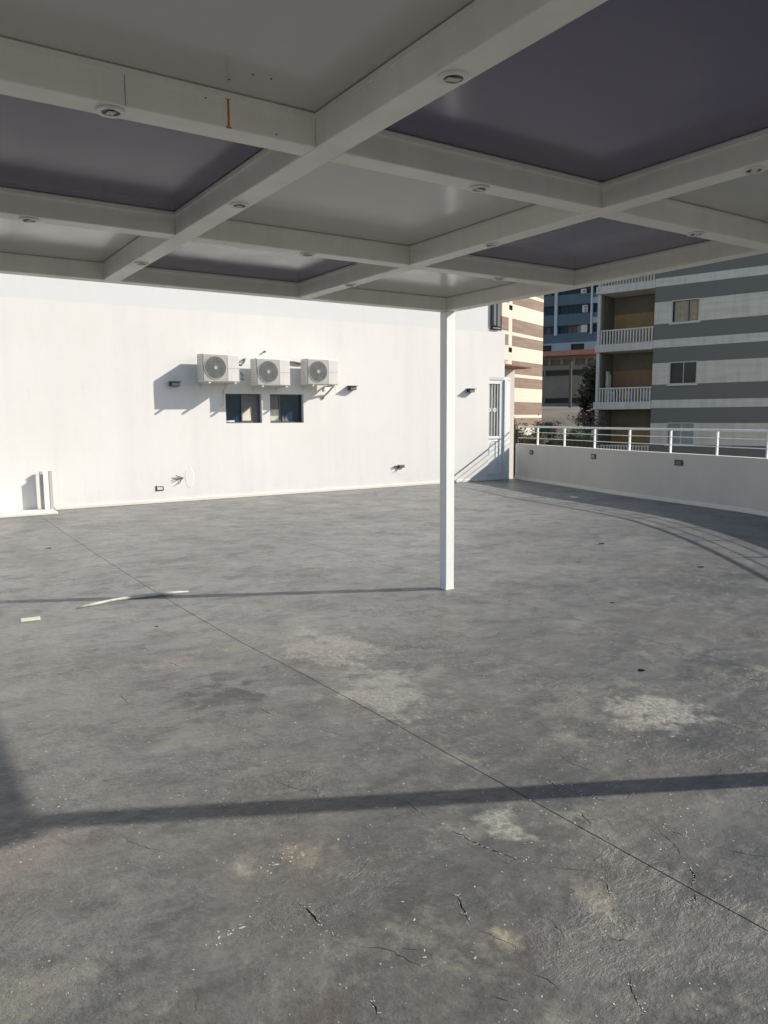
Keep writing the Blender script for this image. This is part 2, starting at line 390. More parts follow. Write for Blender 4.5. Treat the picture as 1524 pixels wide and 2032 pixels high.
J2 = [(4.50,-8.0),(4.49,3.2),(4.488,4.4),(4.492,4.9),(4.49,7.3),(4.50,14.4)]
holes = [ribbon(J1, .0055), ribbon(J2, .003)]
CR = [([(1.04,2.106),(1.052,2.075),(1.052,2.015),(1.054,1.96)],.010), ([(1.054,1.95),(1.066,1.90),(1.085,1.855)],.003),
 ([(1.734,2.254),(1.739,2.183),(1.757,2.076),(1.78,1.987),(1.808,1.901),(1.857,1.83)],.007), ([(2.273,2.004),(2.234,1.922),(2.208,1.872)],.007),
 ([(2.305,1.514),(2.253,1.458),(2.205,1.432)],.010), ([(2.17,1.40),(2.142,1.382),(2.10,1.385)],.008), ([(1.517,1.856),(1.48,1.785),(1.459,1.732),(1.439,1.693)],.006),
 ([(1.698,1.293),(1.638,1.228),(1.596,1.159)],.005), ([(1.997,1.65),(1.954,1.586),(1.91,1.524)],.005), ([(2.351,2.296),(2.353,2.227),(2.32,2.14)],.006),
 ([(2.387,2.121),(2.392,2.048),(2.415,1.982)],.005), ([(1.472,4.892),(1.514,4.712),(1.568,4.579)],.007), ([(1.646,3.799),(1.664,3.654),(1.677,3.544)],.005),
 ([(2.429,1.78),(2.442,1.69),(2.465,1.581)],.004), ([(1.015,1.616),(1.012,1.586),(1.001,1.561)],.005), ([(7.436,4.612),(7.407,4.368)],.02),
 ([(1.062,4.421),(1.064,4.266)],.007), ([(3.391,1.962),(3.38,1.869)],.005), ([(4.234,2.556),(4.359,2.393)],.008), ([(1.30,1.44),(1.33,1.40)],.004),
 ([(1.75,1.42),(1.80,1.37),(1.83,1.36)],.004), ([(2.55,3.1),(2.62,3.0),(2.66,2.93)],.004), ([(3.0,3.05),(3.1,2.95)],.004), ([(1.78,3.3),(1.84,3.2)],.004),
 ([(1.45,1.45),(1.48,1.40),(1.475,1.35)],.004), ([(2.75,1.95),(2.80,1.88)],.005)]
rc = random.Random(21)
def walk(x, y, a, n, st=.05, w=.0035):
    P = [(x, y)]
    for _ in range(n): a += rc.gauss(0, .38); x += math.cos(a)*st; y += math.sin(a)*st; P.append((round(x, 3), round(y, 3)))
    CR.append((P, w)); return P, a
for (x, y, a, n) in [(1.086,1.853,-1.45,6), (1.858,1.828,-1.1,5), (1.73,2.27,1.7,5), (2.46,1.57,-1.2,6), (2.42,1.975,-1.0,5), (2.30,1.518,.9,6), (1.44,1.69,-1.9,4), (2.6,2.45,-1.2,7),
        (1.36,3.0,-1.3,8), (3.3,3.6,-1.0,9), (2.9,1.9,-.9,6), (.7,2.9,-1.2,7), (3.9,2.75,-1.0,7), (1.0,3.9,-1.4,7), (2.75,5.4,-.9,10), (.62,1.95,-1.5,5), (1.65,1.62,-.7,4)]:
    P, a2 = walk(x, y, a, n)
    if n > 5: q = P[n//2]; walk(q[0]+.008, q[1]+.006, a+.9, 3, .04, .003)
for k, (pts, w) in enumerate(CR): holes.append(ribbon(pts, w*.85, .0045, k))
def blob(cx, cy, rx, ry, n, seed):
    rnd = random.Random(seed)
    return [(cx+rx*math.cos(2*math.pi*i/n)*rnd.uniform(.7, 1.15), cy+ry*math.sin(2*math.pi*i/n)*rnd.uniform(.7, 1.15)) for i in range(n)]
for k, (x, y, rx, ry) in enumerate([(3.896,2.961,.035,.025), (7.447,6.329,.10,.05), (5.14,4.229,.03,.02), (7.147,4.72,.05,.04), (1.657,10.12,.05,.05), (1.683,5.748,.02,.02)]):
    holes.append(blob(x, y, rx, ry, 12, 50+k))
verts = []; edges = []; faces = []
for poly in [outer] + holes:
    if sum(a[0]*b[1]-b[0]*a[1] for a, b in zip(poly, poly[1:]+poly[:1])) < 0: poly = poly[::-1]      # counter-clockwise
    n0 = len(verts); verts += [Vector(p[:2]) for p in poly]; faces.append(list(range(n0, n0+len(poly))))
cv, ce, cf, ov, oe, of = delaunay_2d_cdt(verts, edges, faces, 1, 1e-5)
tris = [f for f, o_ in zip(cf, of) if 0 in o_ and max(o_) == 0]
# connected components = the slabs between the joints
par_ = list(range(len(cv)))
def find(a):
    while par_[a] != a: par_[a] = par_[par_[a]]; a = par_[a]
    return a
ekeys = {}
for ti, f in enumerate(tris):
    for a, b in zip(f, f[1:]+f[:1]): ekeys.setdefault((min(a, b), max(a, b)), []).append(ti)
tp = list(range(len(tris)))
def tf(a):
    while tp[a] != a: tp[a] = tp[tp[a]]; a = tp[a]
    return a
for k, L in ekeys.items():
    for t in L[1:]: tp[tf(t)] = tf(L[0])
comps = {}
for i in range(len(tris)): comps.setdefault(tf(i), []).append(i)
base = MB(); DZ = .014
base.add([(x, y, -DZ) for x, y in outer] + [(x, y, -.35) for x, y in outer],
         [tuple(range(len(outer))), tuple(range(2*len(outer)-1, len(outer)-1, -1))] + [(i, (i+1) % len(outer), len(outer)+(i+1) % len(outer), len(outer)+i) for i in range(len(outer))])
floor = base.build('floor', M['joint']); tag(floor, kind='structure')
for cid, L in comps.items():
    if len(L) < 8: continue
    used = {}; vs = []; fs = []
    def vi(i, z):
        if (i, z) not in used: used[(i, z)] = len(vs); vs.append((cv[i][0], cv[i][1], z))
        return used[(i, z)]
    for t in L: fs.append(tuple(vi(i, 0.0) for i in tris[t]))
    for t in L:
        f = tris[t]
        for a, b in zip(f, f[1:]+f[:1]):
            if len(ekeys[(min(a, b), max(a, b))]) == 1: fs.append((vi(a, 0.0), vi(a, -DZ), vi(b, -DZ), vi(b, 0.0)))
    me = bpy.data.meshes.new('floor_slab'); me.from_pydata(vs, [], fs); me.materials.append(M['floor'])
    o = bpy.data.objects.new('floor_slab', me); COL.objects.link(o); o.parent = floor
    bm = bmesh.new(); bm.from_mesh(me)
    for f in bm.faces:
        if abs(f.normal.z) > .5 and f.normal.z < 0: f.normal_flip()
    bm.to_mesh(me); bm.free()

# loose flakes and chips of paint that stand up from the floor: nobody could count them
fl = MB(); rnd = random.Random(3)
def flake(x, y, r, h, el=1.0, ang=0):
    n = rnd.choice((4, 5, 6)); ca, sa = math.cos(ang), math.sin(ang)
    top = []
    for i in range(n):
        a = 2*math.pi*(i+rnd.uniform(-.3, .3))/n; q = r*rnd.uniform(.55, 1.2)
        u, w = math.cos(a)*q*el, math.sin(a)*q
        top.append((x+u*ca-w*sa, y+u*sa+w*ca))
    fl.add([(px, py, h*rnd.uniform(.6, 1.3)) for px, py in top] + [(px, py, .0004) for px, py in top],
           [tuple(range(n))] + [(i, n+i, n+(i+1) % n, (i+1) % n) for i in range(n)])
clusters = [(rnd.uniform(.2, 3.6), rnd.uniform(1.2, 4.2), rnd.uniform(.08, .35)) for _ in range(34)]
for (cx, cy, s) in clusters:
    for _ in range(rnd.randint(6, 26)): flake(rnd.gauss(cx, s), rnd.gauss(cy, s), rnd.uniform(.0012, .0042), rnd.uniform(.0006, .0018), rnd.uniform(1, 2.2), rnd.uniform(0, 3.1))
for _ in range(500):
    d = rnd.uniform(1.2, 9); a = rnd.uniform(.1, 1.1); flake(d*math.sin(a), d*math.cos(a), rnd.uniform(.0008, .0016)+d*.0005, .0012, rnd.uniform(1, 3), rnd.uniform(0, 3.1))
for pts, w in CR[:18]:                # broken paint along the lips of the cracks
    for a, b in zip(pts[:-1], pts[1:]):
        for _ in range(int(math.dist(a, b)*120)):
            t = rnd.random(); flake(a[0]+(b[0]-a[0])*t+rnd.gauss(0, .008), a[1]+(b[1]-a[1])*t+rnd.gauss(0, .008), rnd.uniform(.001, .0028), .0014, rnd.uniform(1, 2), rnd.uniform(0, 3))
for (x, y, n_) in [(1.11,2.36,22), (.80,2.10,14), (6.2,5.6,14), (5.3,4.9,8), (8.0,7.0,8), (6.9,4.5,8)]:   # a scratched line and sprays of chips
    for i in range(n_):
        t = rnd.uniform(-.5, .5)
        flake(x+t*.16*(1 if x < 2 else 6)+rnd.gauss(0, .015), y+t*.05*(1 if x < 2 else 9)+rnd.gauss(0, .02), rnd.uniform(.0012,.003)+.0005*y, .0012, rnd.uniform(1, 2.5), rnd.uniform(0, 3))
o = fl.build('paint_flakes', M['mortar']); tag(o, 'tiny pale chips and flakes of paint scattered over the grey terrace floor', 'paint chips', kind='stuff')

# ------------------------------------------------------------ white building with the big wall
wb = empty('white_building', (0, FZ, 0)); tag(wb, 'white rendered building whose long sunlit wall closes the terrace', 'building')
Minv = Matrix.Translation((0, -FZ, 0))
def facade(x0, x1, z0, z1, hs, depth, y=0.0, thick=.3):
    """front face at y with rectangular holes (reveals included) and a back face"""
    thick = max(thick, depth+.02); m = MB(); X = sorted({x0, x1} | {h[0] for h in hs} | {h[1] for h in hs}); Z = sorted({z0, z1} | {h[2] for h in hs} | {h[3] for h in hs})
    for a, b in zip(X[:-1], X[1:]):
        for c, d in zip(Z[:-1], Z[1:]):
            mx, mz = (a+b)/2, (c+d)/2
            if any(h[0] < mx < h[1] and h[2] < mz < h[3] for h in hs): continue
            m.quad((a,y,c),(b,y,c),(b,y,d),(a,y,d))
    for (a, b, c, d) in hs:
        Y = y+depth
        m.quad((a,y,c),(a,Y,c),(a,Y,d),(a,y,d)); m.quad((b,y,c),(b,y,d),(b,Y,d),(b,Y,c))
        m.quad((a,y,c),(b,y,c),(b,Y,c),(a,Y,c)); m.quad((a,y,d),(a,Y,d),(b,Y,d),(b,y,d))
    Yb = y+thick
    m.quad((x0,Yb,z0),(x0,Yb,z1),(x1,Yb,z1),(x1,Yb,z0)); m.quad((x0,y,z1),(x1,y,z1),(x1,Yb,z1),(x0,Yb,z1))
    m.quad((x0,y,z0),(x0,y,z1),(x0,Yb,z1),(x0,Yb,z0)); m.quad((x1,y,z0),(x1,Yb,z0),(x1,Yb,z1),(x1,y,z1))
    me = bpy.data.meshes.new('f'); bm = bmesh.new()
    vs = [bm.verts.new(v) for v in m.v]
    for f in m.f: bm.faces.new([vs[i] for i in f])
    bmesh.ops.remove_doubles(bm, verts=bm.verts, dist=1e-5)
    out = MB(); bm.verts.ensure_lookup_table(); bm.verts.index_update()
    out.v = [tuple(v.co) for v in bm.verts]; out.f = [tuple(v.index for v in f.verts) for f in bm.faces]; bm.free()
    return out
WIN = [(5.77, 6.545, 1.50, 2.085), (6.73, 7.50, 1.495, 2.085)]
low = facade(-14, 12.655, -4, 3.70, WIN, .14); low.build('wall', M['wall'], wb)
facade(12.655, 13.17, 2.55, 3.70, [], .1).build('wall', M['wall'], wb)
facade(-14, 12.68, 3.70, 7.2, [], .1).build('wall', M['wall'], wb)
MB().box(-14, 13.17, .3, 8, -4, 3.69).build('building_core', M['wall'], wb)
MB().box(-14, 12.68, .3, 8, 3.691, 7.2).build('building_core', M['wall'], wb)
MB().box(2.50, 12.62, -.028, -.001, .001, .065).build('skirting', M['coping'], wb, .01)
for i, (a, b, c, d) in enumerate(WIN):
    w = MB()
    w.box(a, b, .09, .13, c, c+.022).box(a, b, .09, .13, d-.022, d).box(a, a+.02, .09, .13, c+.022, d-.022).box(b-.02, b, .09, .13, c+.022, d-.022)
    fr = w.build('window', M['dgrey'], wb); mid = a+.35*(b-a)+ (.03 if i == 0 else 0)
    fr['label'] = ['sliding window with its right half curtained grey', 'sliding window with its left half curtained grey'][i]
    gap = ((a+.02, mid+.06), (mid+.06, b-.02)) if i == 0 else ((a+.02, mid), (mid, b-.02))
    dark, cur = (gap[0], gap[1]) if i == 0 else (gap[1], gap[0])
    MB().box(dark[0], dark[1], .112, .118, c+.022, d-.022).build('pane', M['glassb'], fr)
    cw = MB(); x0, x1 = cur
    cw.box(x0, x0+.022, .085, .11, c+.022, d-.022).box(x1-.022, x1, .085, .11, c+.022, d-.022).box(x0+.022, x1-.022, .085, .11, c+.022, c+.045).box(x0+.022, x1-.022, .085, .11, d-.045, d-.022)
    cw.build('sash', M['dgrey'], fr)
    MB().box(x0+.022, x1-.022, .100, .104, c+.045, d-.045).build('pane', M['curtain'], fr)
    # papery blind corner / folded cloth behind the glass
    if i == 0: MB().add([(x0+.03,.098,c+.05),(x1-.18,.098,c+.05),(x1-.2,.098,c+.30),(x0+.03,.098,c+.17)], [(0,1,2,3)]).build('blind', M['paper'], fr)
    else: MB().box(x0+.03, x1-.03, .097, .099, c+.05, c+.28).build('blind', M['mortar'], fr)
    if i == 0: MB().box(a+.04, a+.22, .100, .108, c+.024, c+.055).build('ledge', M['coping'], fr)
    else: MB().add([(dark[0]+.05,.105,c+.03),(dark[0]+.2,.105,c+.03),(dark[0]+.14,.105,c+.14),(dark[0]+.1,.105,c+.06),(dark[0]+.06,.105,c+.2)], [(0,1,2,3,4)]).build('cloth', M['curtain'], fr)
# plaster patches and capped stub marks belong to the wall
def patch(x, z, w, h, seed):
    m = MB(); rn = random.Random(seed); P = [(x+w*math.cos(t)*rn.uniform(.75, 1.1), z+h*math.sin(t)*rn.uniform(.8, 1.1)) for t in [2*math.pi*k/14 for k in range(14)]]
    m.add([(px, -.003, pz) for px, pz in P] + [(x+(px-x)*1.06, -.0005, z+(pz-z)*1.06) for px, pz in P], [tuple(range(14))] + [(k, 14+k, 14+(k+1) % 14, (k+1) % 14) for k in range(14)])
    return m.build('plaster_patch', M['wall'], wb)
patch(4.98, .45, .10, .20, 1); patch(9.95, .40, .10, .14, 2)
# gutter pipe at the end of the upper wall
dp = MB(); dp.box(12.70, 12.83, -.07, .08, 3.78, 7.0).box(12.84, 12.99, -.05, .08, 3.76, 7.0)
o = dp.build('drain_box', M['dgrey'], wb, .04)
MB().box(12.71, 12.985, -.055, .09, 3.72, 3.765).build('drain_rim', M['black'], wb, .02)
# security door at the right end
door = MB()
door.box(12.658, 12.672, .03, .09, .14, 2.50).box(13.05, 13.17, .03, .09, .14, 2.50).box(12.672, 13.05, .03, .09, 2.40, 2.50).box(12.672, 13.05, .03, .09, 1.04, 1.10).box(12.672, 13.05, .03, .09, .14, .22)
dr = door.build('door', M['doorw'], wb, .006); dr['label'] = 'white metal security door with barred upper half'
MB().box(12.672, 13.05, .05, .07, .22, 1.04).build('door_panel', M['doorw'], dr)
MB().box(12.672, 13.05, .115, .12, 1.10, 2.40).build('door_glass', M['glassg'], dr)
for k in range(4):
    x = 12.715+k*.092
    b_ = MB().cyl((x, .06, 1.10), (x, .06, 2.40), .015, n=8)
    if k % 2 == 0: b_.ring((x, .045, 1.76), (0, 1, 0), .055, .028, .03, 16)
    b_.build('bar', M['doorw'], dr)
arch = [(12.72, .045, .62), (12.73, .045, .80), (12.79, .045, .93), (12.88, .045, .985), (12.97, .045, .99), (13.04, .045, .99)]
MB().tube(arch, .012).tube([(12.94, .045, .99), (12.94, .045, .3)], .010).build('door_moulding', M['doorw'], dr)
MB().box(12.655, 13.39, .01, .13, 2.50, 2.56).box(13.175, 13.26, -.01, .13, 0, 2.499).box(13.27, 13.39, .02, .13, 0, 2.499).box(12.655, 13.17, .01, .14, 0, .13).build('door_frame', M['doorw'], wb, .008)
MB().box(12.655, 13.17, .14, .15, .14, 2.5).build('door_recess', M['wall'], wb)
# stair head wall and its little brown roof behind the corner
MB().box(13.30, 14.50, 1.05, 1.25, -4, 2.90).build('stair_wall', M['parapet'], wb)
MB().add([(13.1,.30,2.92),(14.38,.30,2.84),(14.55,1.3,2.86),(13.1,1.3,2.98),(13.1,.30,2.96),(14.38,.30,2.87),(14.55,1.3,2.90),(13.1,1.3,3.02)],
         [(0,3,2,1),(4,5,6,7),(0,1,5,4),(1,2,6,5),(2,3,7,6),(3,0,4,7)]).build('stair_roof', M['roof'], wb)

# low white kerb at the left foot of the wall with two stub posts
kb = MB().box(-12, 2.44, 13.72, 14.34, .001, .045).build('kerb', M['coping'], bevel=.008); tag(kb, 'low white painted kerb along the foot of the white wall, far left', 'kerb')
for (x, y, h, z0, lb) in [(2.30, 14.27, .70, .045, 'left one of two short grey stub posts, standing on the white kerb'),
                          (2.43, 14.16, .71, .001, 'short square grey stub post at the very end of the white kerb')]:
    e = empty('stub_post', (x, y, z0)); tag(e, lb, 'post', 'stub posts at the end of the kerb')
    MB().box(-.028, .028, -.028, .028, 0, h-z0).build('post', M['stub'], e, .004)
    MB().box(-.032, .032, -.032, .032, h-z0, h-z0+.008).build('cap', M['coping'], e)

# ------------------------------------------------------------ air conditioners
def make_ac():
    r = empty('air_conditioner')          # origin at the lower left front; faces -Y, 0.74 wide, wall at y=+0.43
    MB().box(0, .74, 0, .29, 0, .53).build('casing', M['ac'], r, .018)
    MB().box(.02, .498, -.006, .0, .015, .515).build('front_panel', M['acf'], r, .004)
    MB().box(.502, .732, -.007, .0, .02, .51).build('service_panel', M['ac'], r, .004)
    MB().box(.506, .728, -.010, -.0072, .262, .266).build('panel_seam', M['acg'], r)
    MB().cyl((.255, -.009, .27), (.255, -.0065, .27), .212, n=40).build('fan_opening', M['acd'], r)
    MB().ring((.255, -.014, .27), (0, 1, 0), .222, .207, .008, 40).build('fan_ring', M['acf'], r)
    gm = MB()
    for k in range(1, 8): gm.ring((.255, -.020, .27), (0, 1, 0), .205*k/7.6+.003, .205*k/7.6-.003, .004, 32)
    for k in range(12):
        a = math.pi*k/12; c, s = math.cos(a), math.sin(a)
        gm.cyl((.255-c*.205, -.017, .27-s*.205), (.255+c*.205, -.017, .27+s*.205), .0025, n=4)
    gm.build('grille', M['acg'], r)
    bl = MB()
    for k in range(5):
        a = 2*math.pi*k/5+.3
        P = [(.255+math.cos(a+t)*q, -.0115, .27+math.sin(a+t)*q) for (t, q) in ((0,.03),(.15,.17),(.75,.18),(.9,.05))]
        bl.add(P, [(0,1,2,3)])
    bl.build('fan', M['acd'], r)
    MB().cyl((.255, -.024, .27), (.255, -.0205, .27), .035, n=20).build('hub', M['acf'], r)
    for x in (.10, .62):
        MB().box(x, x+.035, -.05, .43, -.030, -.002).box(x, x+.035, .41, .43, -.10, -.030).build('bracket', M['ac'], r)
    vt = MB()
    for k in range(9): vt.box(-.003, -.0005, .08, .25, .06+k*.05, .068+k*.05)
    vt.build('side_vent', M['acf'], r)
    MB().box(.738, .775, .12, .24, .30, .42).build('valve_cover', M['ac'], r, .006)
    return r
AC = make_ac()
labs = ['left of the three air conditioner units, highest on the wall above the left window', 'middle of the three air conditioner units, hung slightly lower between its neighbours', 'right of the three air conditioner units, above the right window']
spots = [(5.16, 2.285), (6.25, 2.235), (7.37, 2.27)]
acs = [AC, copy_tree(AC), copy_tree(AC)]
for o, (x, z), lb in zip(acs, spots, labs):
    o.location = (x, FZ-.43, z); tag(o, lb, 'air conditioner', 'air conditioner units on the white wall')
# refrigerant pipes
for pts, lb in [([(5.93,14.10,2.64),(6.02,14.12,2.63),(6.10,14.16,2.70),(6.16,14.25,2.76),(6.18,14.34,2.76)], 'black insulated pipe curling from the left air conditioner into the wall'),
                ([(7.02,14.10,2.62),(7.10,14.24,2.73),(7.25,14.31,2.745),(7.45,14.32,2.72),(7.56,14.34,2.71)], 'black insulated pipe running from the middle to the right air conditioner'),
                ([(8.14,14.10,2.30),(8.10,14.22,2.20),(8.05,14.29,2.12),(7.98,14.32,2.05),(7.97,14.34,2.0)], 'torn pale drain hose hanging below the right air conditioner')]:
    o = MB().tube(pts, .02, 8).build('pipe', M['black'] if 'black' in lb else M['mortar'], smooth=True); tag(o, lb, 'pipe')
o = MB().cyl((6.63, 14.349, 2.93), (6.63, 14.30, 2.93), .018, n=10).build('wall_plug', M['black']); tag(o, 'small black pipe stub in the wall above the middle air conditioner', 'pipe stub')
o = MB().tube([(6.10, 14.345, 2.50), (6.14, 14.30, 2.44), (6.10, 14.31, 2.38), (6.17, 14.33, 2.36)], .009, 6).build('cable', M['black'], smooth=True); tag(o, 'short looped black cable between the left and middle air conditioners', 'cable')
o = MB().tube([(5.73, 14.34, 2.16), (5.70, 14.30, 1.95), (5.68, 14.28, 1.86), (5.62, 14.25, 1.83)], .007, 6).build('cable', M['mortar'], smooth=True); tag(o, 'thin pale cable hanging beside the left edge of the left window', 'cable')

# ------------------------------------------------------------ wall lamps
def make_lamp():
    r = empty('wall_lamp')
    MB().box(-.085, .085, -.11, 0, -.045, .035).build('housing', M['black'], r, .008)
    MB().box(-.10, .10, -.155, 0, .036, .048).build('hood', M['dgrey'], r)
    MB().box(-.07, .07, -.114, -.111, -.035, .024).build('lens', M['glassg'], r)
    return r
L0 = make_lamp(); Ls = [L0, copy_tree(L0), copy_tree(L0)]
for o, (x, z), lb in zip(Ls, [(4.74, 2.25), (8.67, 2.235), (12.03, 2.225)],
      ['small black wall lamp in the shadow left of the air conditioners', 'small black wall lamp to the right of the air conditioners', 'small black wall lamp between the post and the door']):
    o.location = (x, FZ, z); tag(o, lb, 'wall lamp', 'lamps on the white wall')
# outlet plate and loose wires
e = empty('outlet_box', (4.39, FZ, .285)); tag(e, 'open rectangular outlet box low on the white wall', 'outlet')
MB().box(-.075, -.055, -.012, -.001, -.05, .05).box(-.05, .07, -.012, -.001, -.045, -.030).box(-.03, .07, -.012, -.001, .025, .035).box(.06, .07, -.012, -.001, -.03, .025).build('frame', M['black'], e)
MB().box(-.05, .058, -.006, -.001, -.029, .024).build('plate', M['coping'], e)
for (x, z, sc_, lb) in [(4.86, .46, 1.0, 'grey wires sticking out of a plaster patch above the outlet box'), (9.93, .46, .9, 'short bundle of wires and a clip coming out of the wall left of the post')]:
    e = empty('loose_wires', (x, FZ, z)); tag(e, lb, 'wires')
    rn = random.Random(int(x*10))
    for k in range(4):
        P = [(0, 0, 0)]; a = rn.uniform(2.7, 4.1)
        for j in range(1, 5): P.append((math.cos(a)*.042*j*sc_+rn.uniform(-.01, .01), -.010*j, math.sin(a)*.035*j*sc_+rn.uniform(-.012, .012)))
        MB().tube(P, .0075, 5).build('wire', M['dgrey'] if k % 2 else M['black'], e, smooth=True)
    if x > 9: MB().box(-.02, .14, -.05, -.01, -.02, .05).build('clip', M['dgrey'], e, .01)

# ------------------------------------------------------------ curved parapet
def offset(P, d):
    out = []
    for k, p in enumerate(P):
        a = Vector(P[max(k-1, 0)]); b = Vector(P[min(k+1, len(P)-1)]); t = (b-a).normalized(); n = Vector((-t.y, t.x))   # left of travel = outside
        out.append((p[0]+n.x*d, p[1]+n.y*d))
    return out
def strip_wall(P, d0, d1, z0, z1):
    A = offset(P, d0); B = offset(P, d1); n = len(P); m = MB()
    for (a, b) in zip(A, B): m.v += [(a[0],a[1],z0),(b[0],b[1],z0),(b[0],b[1],z1),(a[0],a[1],z1)]
    for k in range(n-1):
        for i in range(4): m.f.append((k*4+i, k*4+(i+1) % 4, (k+1)*4+(i+1) % 4, (k+1)*4+i))
    m.f += [(0,1,2,3), tuple((n-1)*4+i for i in (3,2,1,0))]
    return m
pw = empty('parapet_wall', (12.36, 10, 0)); tag(pw, 'curved waist-high off-white parapet wall around the right side of the terrace', 'parapet')
Mi = Matrix.Translation((-12.36, -10, 0))
strip_wall(PAR, 0, .16, -7, .905).build('wall', M['parapet'], pw, M=Mi, bevel=.008)
strip_wall(PAR, -.022, -.001, .001, .075).build('skirting', M['coping'], pw, M=Mi, bevel=.006)
# railing on the parapet
rl = empty('railing', (12.36, 10, .905)); tag(rl, 'white tubular railing of three rails on top of the curved parapet', 'railing')
MC = offset(PAR, .08)
def frac_at(y):   # point of the parapet centre line with this y
    for a, b in zip(MC[:-1], MC[1:]):
        if (a[1]-y)*(b[1]-y) <= 0 and a[1] != b[1]:
            t = (y-a[1])/(b[1]-a[1]); return (a[0]+(b[0]-a[0])*t, y)
Mr = Matrix.Translation((-12.36, -10, -.905))
for z, r in ((1.335, .022), (1.20, .0075), (1.055, .0075)):
    MB().tube([(x, y, z) for x, y in MC], r, 8).build('rail', M['rail'], rl, smooth=True, M=Mr)
for y in (13.37, 12.23, 11.05, 9.87, 8.78, 7.70, 6.65, 5.65, 4.7, 3.75, 2.8, 1.8, .7, -.4, -1.6, -2.8, -4, -5.2):
    p = frac_at(y)
    if p: MB().box(p[0]-.024, p[0]+.024, p[1]-.012, p[1]+.012, .906, 1.315).build('post', M['rail'], rl, M=Mr)
# step lights sunk in the parapet
for k, (x, y, z, w, lb) in enumerate([(13.34, 13.53, .715, .055, 'small dark step light on the parapet nearest the door'), (12.645, 10.97, .74, .06, 'small dark step light in the middle of the parapet'), (12.085, 8.49, .74, .065, 'dark step light on the parapet, the one farthest from the door')]):
    # tangent
    best = min(range(len(PAR)), key=lambda i: (PAR[i][0]-x)**2+(PAR[i][1]-y)**2)
    a, b = Vector(PAR[best-1]), Vector(PAR[best+1]); t = (b-a).normalized(); pos = Vector(PAR[best]) + t*((Vector((x, y))-Vector(PAR[best])).dot(t))
    # exact foot on the polyline
    rz = math.atan2(t.y, t.x)
    e = empty('step_light', (pos.x, pos.y, z), rz); tag(e, lb, 'step light', 'step lights in the parapet')
    ww = w*1.5
    MB().box(-ww, ww, -.020, .012, -.052, .052).build('frame', M['black'], e, .006)
    MB().box(-ww*.72, ww*.72, -.024, -.0205, -.032, .03).build('lens', M['glassg' if k != 2 else 'dgrey'], e)

# ------------------------------------------------------------ pergola
XB = [-1.594, -.126, 1.342, 2.810, 4.276]; YB = [.943, 2.433, 3.932, 5.421]; BW = .107; ZB = 2.53; ZP = 2.644
pg = empty('pergola', (XB[-1]+BW/2, YB[-1]+BW/2, 0)); tag(pg, 'white steel pergola with a flat checkered ceiling of grey and purple panels', 'pergola')
Mp = Matrix.Translation((-(XB[-1]+BW/2), -(YB[-1]+BW/2), 0))
def pb(name, m, mat, bevel=0): return m.build(name, mat, pg, bevel, M=Mp)
for i, x in enumerate(XB):
    top = 2.82 if i in (0, 4) else ZP+.03
    if i in (0, 4): pb('beam', MB().box(x, x+BW, YB[0], YB[-1]+BW, ZB, top), M['steel'], .004)
    else: pb('beam', MB().box(x, x+BW, YB[0]+BW, YB[-1], ZB, top), M['steel'], .004)
for j, y in enumerate(YB):
    for i in range(4):
        x0 = XB[i]+BW; x1 = XB[i+1]
        if j in (0, 3):
            if i == 0: pb('cross_beam', MB().box(XB[0]+BW+.0005, XB[-1]-.0005, y, y+BW, ZB+.001, 2.82), M['steel'], .004)
            continue
        pb('cross_beam', MB().box(x0+.0005, x1-.0005, y, y+BW, ZB+.001, 2.82 if j in (0, 3) else ZP+.03), M['steel'], .004)
pid = 0
for i in range(4):
    for j in range(3):
        x0, x1 = XB[i]+BW, XB[i+1]; y0, y1 = YB[j]+BW, YB[j+1]
        dark = (i + j) % 2 == 0
        PAN = pb('ceiling_panel', MB().box(x0+.005, x1-.005, y0+.005, y1-.005, ZP, ZP+.018), M['pdark' if dark else 'pgrey'], .002)
        PAN['label'] = 'dark purple glossy panel' if dark else 'light grey glossy panel'
        # angle bead that holds the panel
        bd = MB(); t = .006
        bd.box(x0+.001, x1-.001, y1-.0075, y1-.001, ZP-.022, ZP-.004).box(x0+.001, x0+.0075, y0+.001, y1-.008, ZP-.022, ZP-.004).box(x1-.0075, x1-.001, y0+.001, y1-.008, ZP-.022, ZP-.004).box(x0+.008, x1-.008, y0+.001, y0+.0075, ZP-.022, ZP-.004)
        pb('bead', bd, M['steel'])
pb('roof_deck', MB().box(XB[0]+BW+.002, XB[-1]-.002, YB[0]+BW+.002, YB[-1]-.002, ZP+.035, ZP+.09), M['deck'])
PX, PY = XB[-1]+BW/2, YB[-1]+BW/2
for (x, y) in [(XB[-1], YB[-1]), (XB[-1], YB[0]+.10), (XB[0], YB[-1]), (XB[0], YB[0])]:
    x += .006; y += .006
    p = pb('post', MB().box(x, x+.095, y, y+.095, 0.004, ZB-.001), M['post'], .004)
    pb('weld_seam', MB().box(x-.003, x+.098, y-.003, y+.098, 0.0, .010), M['steel'], .002)
